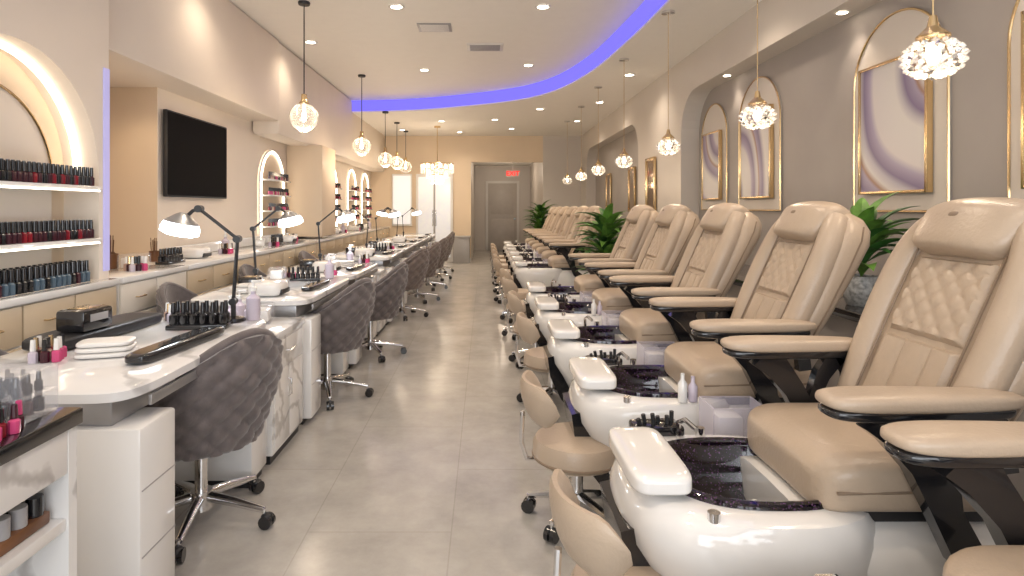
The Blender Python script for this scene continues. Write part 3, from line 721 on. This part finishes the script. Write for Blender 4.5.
for y,z,x in ((5.97,2.25,-1.8),(9.25,2.3,-1.9),(11.2,2.25,-1.86),(12.6,2.3,-1.85),(14,2.3,-1.85)):
    top=(ZH if y<11 else ZL)-z; place(globe(top).mesh('globe_pendant_light'),'globe_pendant_light',(x,y,z))
    if y<13: light('POINT','pendant_glow',(x,y,z-.2),14,(1,.78,.55),.08)
def octa(bd,c,d,s,mat,el=1.2):
    t=d.cross(Vector((.3,.5,.8))).normalized(); w=d.cross(t)
    vs=[c+d*s*el,c-d*s*el,c+t*s,c-t*s,c+w*s,c-w*s]
    bd.add(vs,[[0,2,4],[0,4,3],[0,3,5],[0,5,2],[1,4,2],[1,3,4],[1,5,3],[1,2,5]],mat)
def crystal(ztop):
    bd=B(); h=ztop
    bd.lathe([(.06,0),(.06,-.02),(.01,-.03)],CHROME,(0,0,h)); bd.cyl((0,0,.12),(0,0,h-.02),.003,GOLD,seg=6)
    bd.lathe([(.012,.15),(.02,.11),(.055,.075),(.055,.068)],GOLD)
    bd.lathe([(.01,.05),(.022,.03),(.025,0),(.015,-.03),(.004,-.035)],BULB,seg=12)
    for j,(R,z) in enumerate(((.064,.045),(.086,.025),(.097,.002),(.095,-.024),(.083,-.047),(.060,-.065),(.031,-.074))):
        nn=max(6,int(R*200))
        for k in range(nn):
            a=2*pi*(k+.5*(j%2))/nn; d=Vector((math.cos(a),math.sin(a),z*4)).normalized()
            octa(bd,Vector((R*math.cos(a),R*math.sin(a),z)),d,.0145,(CRYG,CRYS,CRYM,CRYG,CRYG)[(k+j)%5],.95)
    return bd
for x,y in ((1.68,2.25),(1.68,3.70),(1.68,5.5),(1.68,7.25),(1.68,8.9),(1.7,10.6),(1.7,12.4)):
    place(crystal(ZL-1.92).mesh('crystal_pendant_light',ang=5),'crystal_pendant_light',(x,y,1.92))
    if y<11: light('POINT','crystal_glow',(x,y,1.92-.17),5,(1,.78,.55),.06)
b=B(); b.lathe([(.07,.95),(.07,.92),(.01,.91)],GOLD); b.cyl((0,0,.15),(0,0,.92),.008,GOLD,seg=6)
for R,z in ((.36,.12),(.24,.0),(.12,-.12)):
    b.tube([(R*math.cos(2*pi*k/24),R*math.sin(2*pi*k/24),z) for k in range(25)],.01,GOLD,6)
    for k in range(int(R*90)):
        a=2*pi*k/int(R*90)
        for j in range(5): octa(b,Vector((R*math.cos(a),R*math.sin(a),z-.03-j*.04)),Vector((0,0,1)),.019,CRYS)
    b.lathe([(.02,z),(.03,z-.05),(.01,z-.09)],BULB,seg=8) if R<.2 else None
for k in range(6): b.lathe([(.015,.12),(.03,.07),(.02,.02)],BULB,(.3*math.cos(k),.3*math.sin(k),0),seg=10)
b.obj('crystal_chandelier',(0,0,0)).location=(-1.05,13.2,ZL-.95)
light('POINT','chandelier_glow',(-1.05,13.2,1.9),22,(1,.8,.58),.1)
# ------------------------------------------------------------ downlights, vents
def dl():
    bd=B(); bd.lathe([(.075,0),(.085,-.004),(.08,-.01),(.058,-.008)],WHITEM,seg=24,cap=False); bd.lathe([(.058,-.006),(.01,-.006)],DOWN,seg=24); return bd.mesh('recessed_downlight')
DL=dl(); warm=(1,.83,.65)
for x,y,z,p in ((.59,6.1,ZH,55),(-.9,6.1,ZH,55),(.62,8.6,ZH,55),(-.9,8.9,ZH,45),(.59,3.4,ZH,60),(-1.0,3.4,ZH,60),(.5,.8,ZH,55),(-1,.8,ZH,55),(-2.15,5.2,ZH,25),(-2.15,7.4,ZH,25),  # those nearest the camera are out of view, added to light the room
    (1.0,10.9,ZL,45),(.2,12.2,ZL,45),(-.9,12.4,ZL,40),(.6,13.6,ZL,45),(-.6,14.2,ZL,40),(1.95,8.1,ZL,35),(1.95,10.2,ZL,30),(1.95,5.0,ZL,25),(1.95,2.8,ZL,25),(1.9,12.4,ZL,30),(-1.9,13.8,ZL,30)):
    place(DL,'recessed_downlight',(x,y,z-.001)); light('SPOT','downlight_beam',(x,y,z-.03),p*1.3,warm,.05,spot=2.4,blend=.9)
for y in (2.3,4.2,6.2,1.0):
    place(DL,'recessed_downlight',(2.50,y,2.719),0,.6); light('SPOT','wall_washer_beam',(2.50,y,2.69),12,warm,.03,spot=1.6,blend=.8)
light('POINT','corridor_light',(.5,17.2,2.4),25,warm,.15)
for y in (4.1,4.8): light('SPOT','soffit_beam',(-2.9,y,2.37),12,(1,.76,.52),.04,spot=2.4,blend=.9)
b=B(); b.box((0,0,-.006),(.38,.30,.012),GREYP,.003)
for i in range(7): b.box((0,-.11+i*.037,-.013),(.32,.022,.004),WHITEM,.001)
b.obj('ceiling_vent').location=(-.57,6.8,ZH)
b=B(); b.box((0,0,-.006),(.46,.34,.012),WHITEM,.003)
for i in range(6): b.box((0,-.12+i*.046,-.014),(.38,.026,.004),GREYP,.001)
b.obj('ceiling_vent').location=(0,7.64,ZH)
w=bpy.data.worlds.new('World'); sc.world=w; w.use_nodes=True
w.node_tree.nodes['Background'].inputs[0].default_value=(.85,.92,1,1); w.node_tree.nodes['Background'].inputs[1].default_value=.8
light('AREA','window_daylight',(0,YF-.25,1.6),175,(.95,.97,1),4.4,rot=(pi/2,0,0),sy=2.6)
# ------------------------------------------------------------ camera
cam=bpy.data.cameras.new('cam'); co=bpy.data.objects.new('camera',cam); sc.collection.objects.link(co)
co.location=(0,0,1.35); co.rotation_euler=(pi/2,0,0); cam.sensor_width=36; cam.lens=36*600/1024
cam.shift_x=27/1024; cam.shift_y=-80/1024; cam.clip_start=.05
sc.camera=co
sc.view_settings.view_transform='Standard'
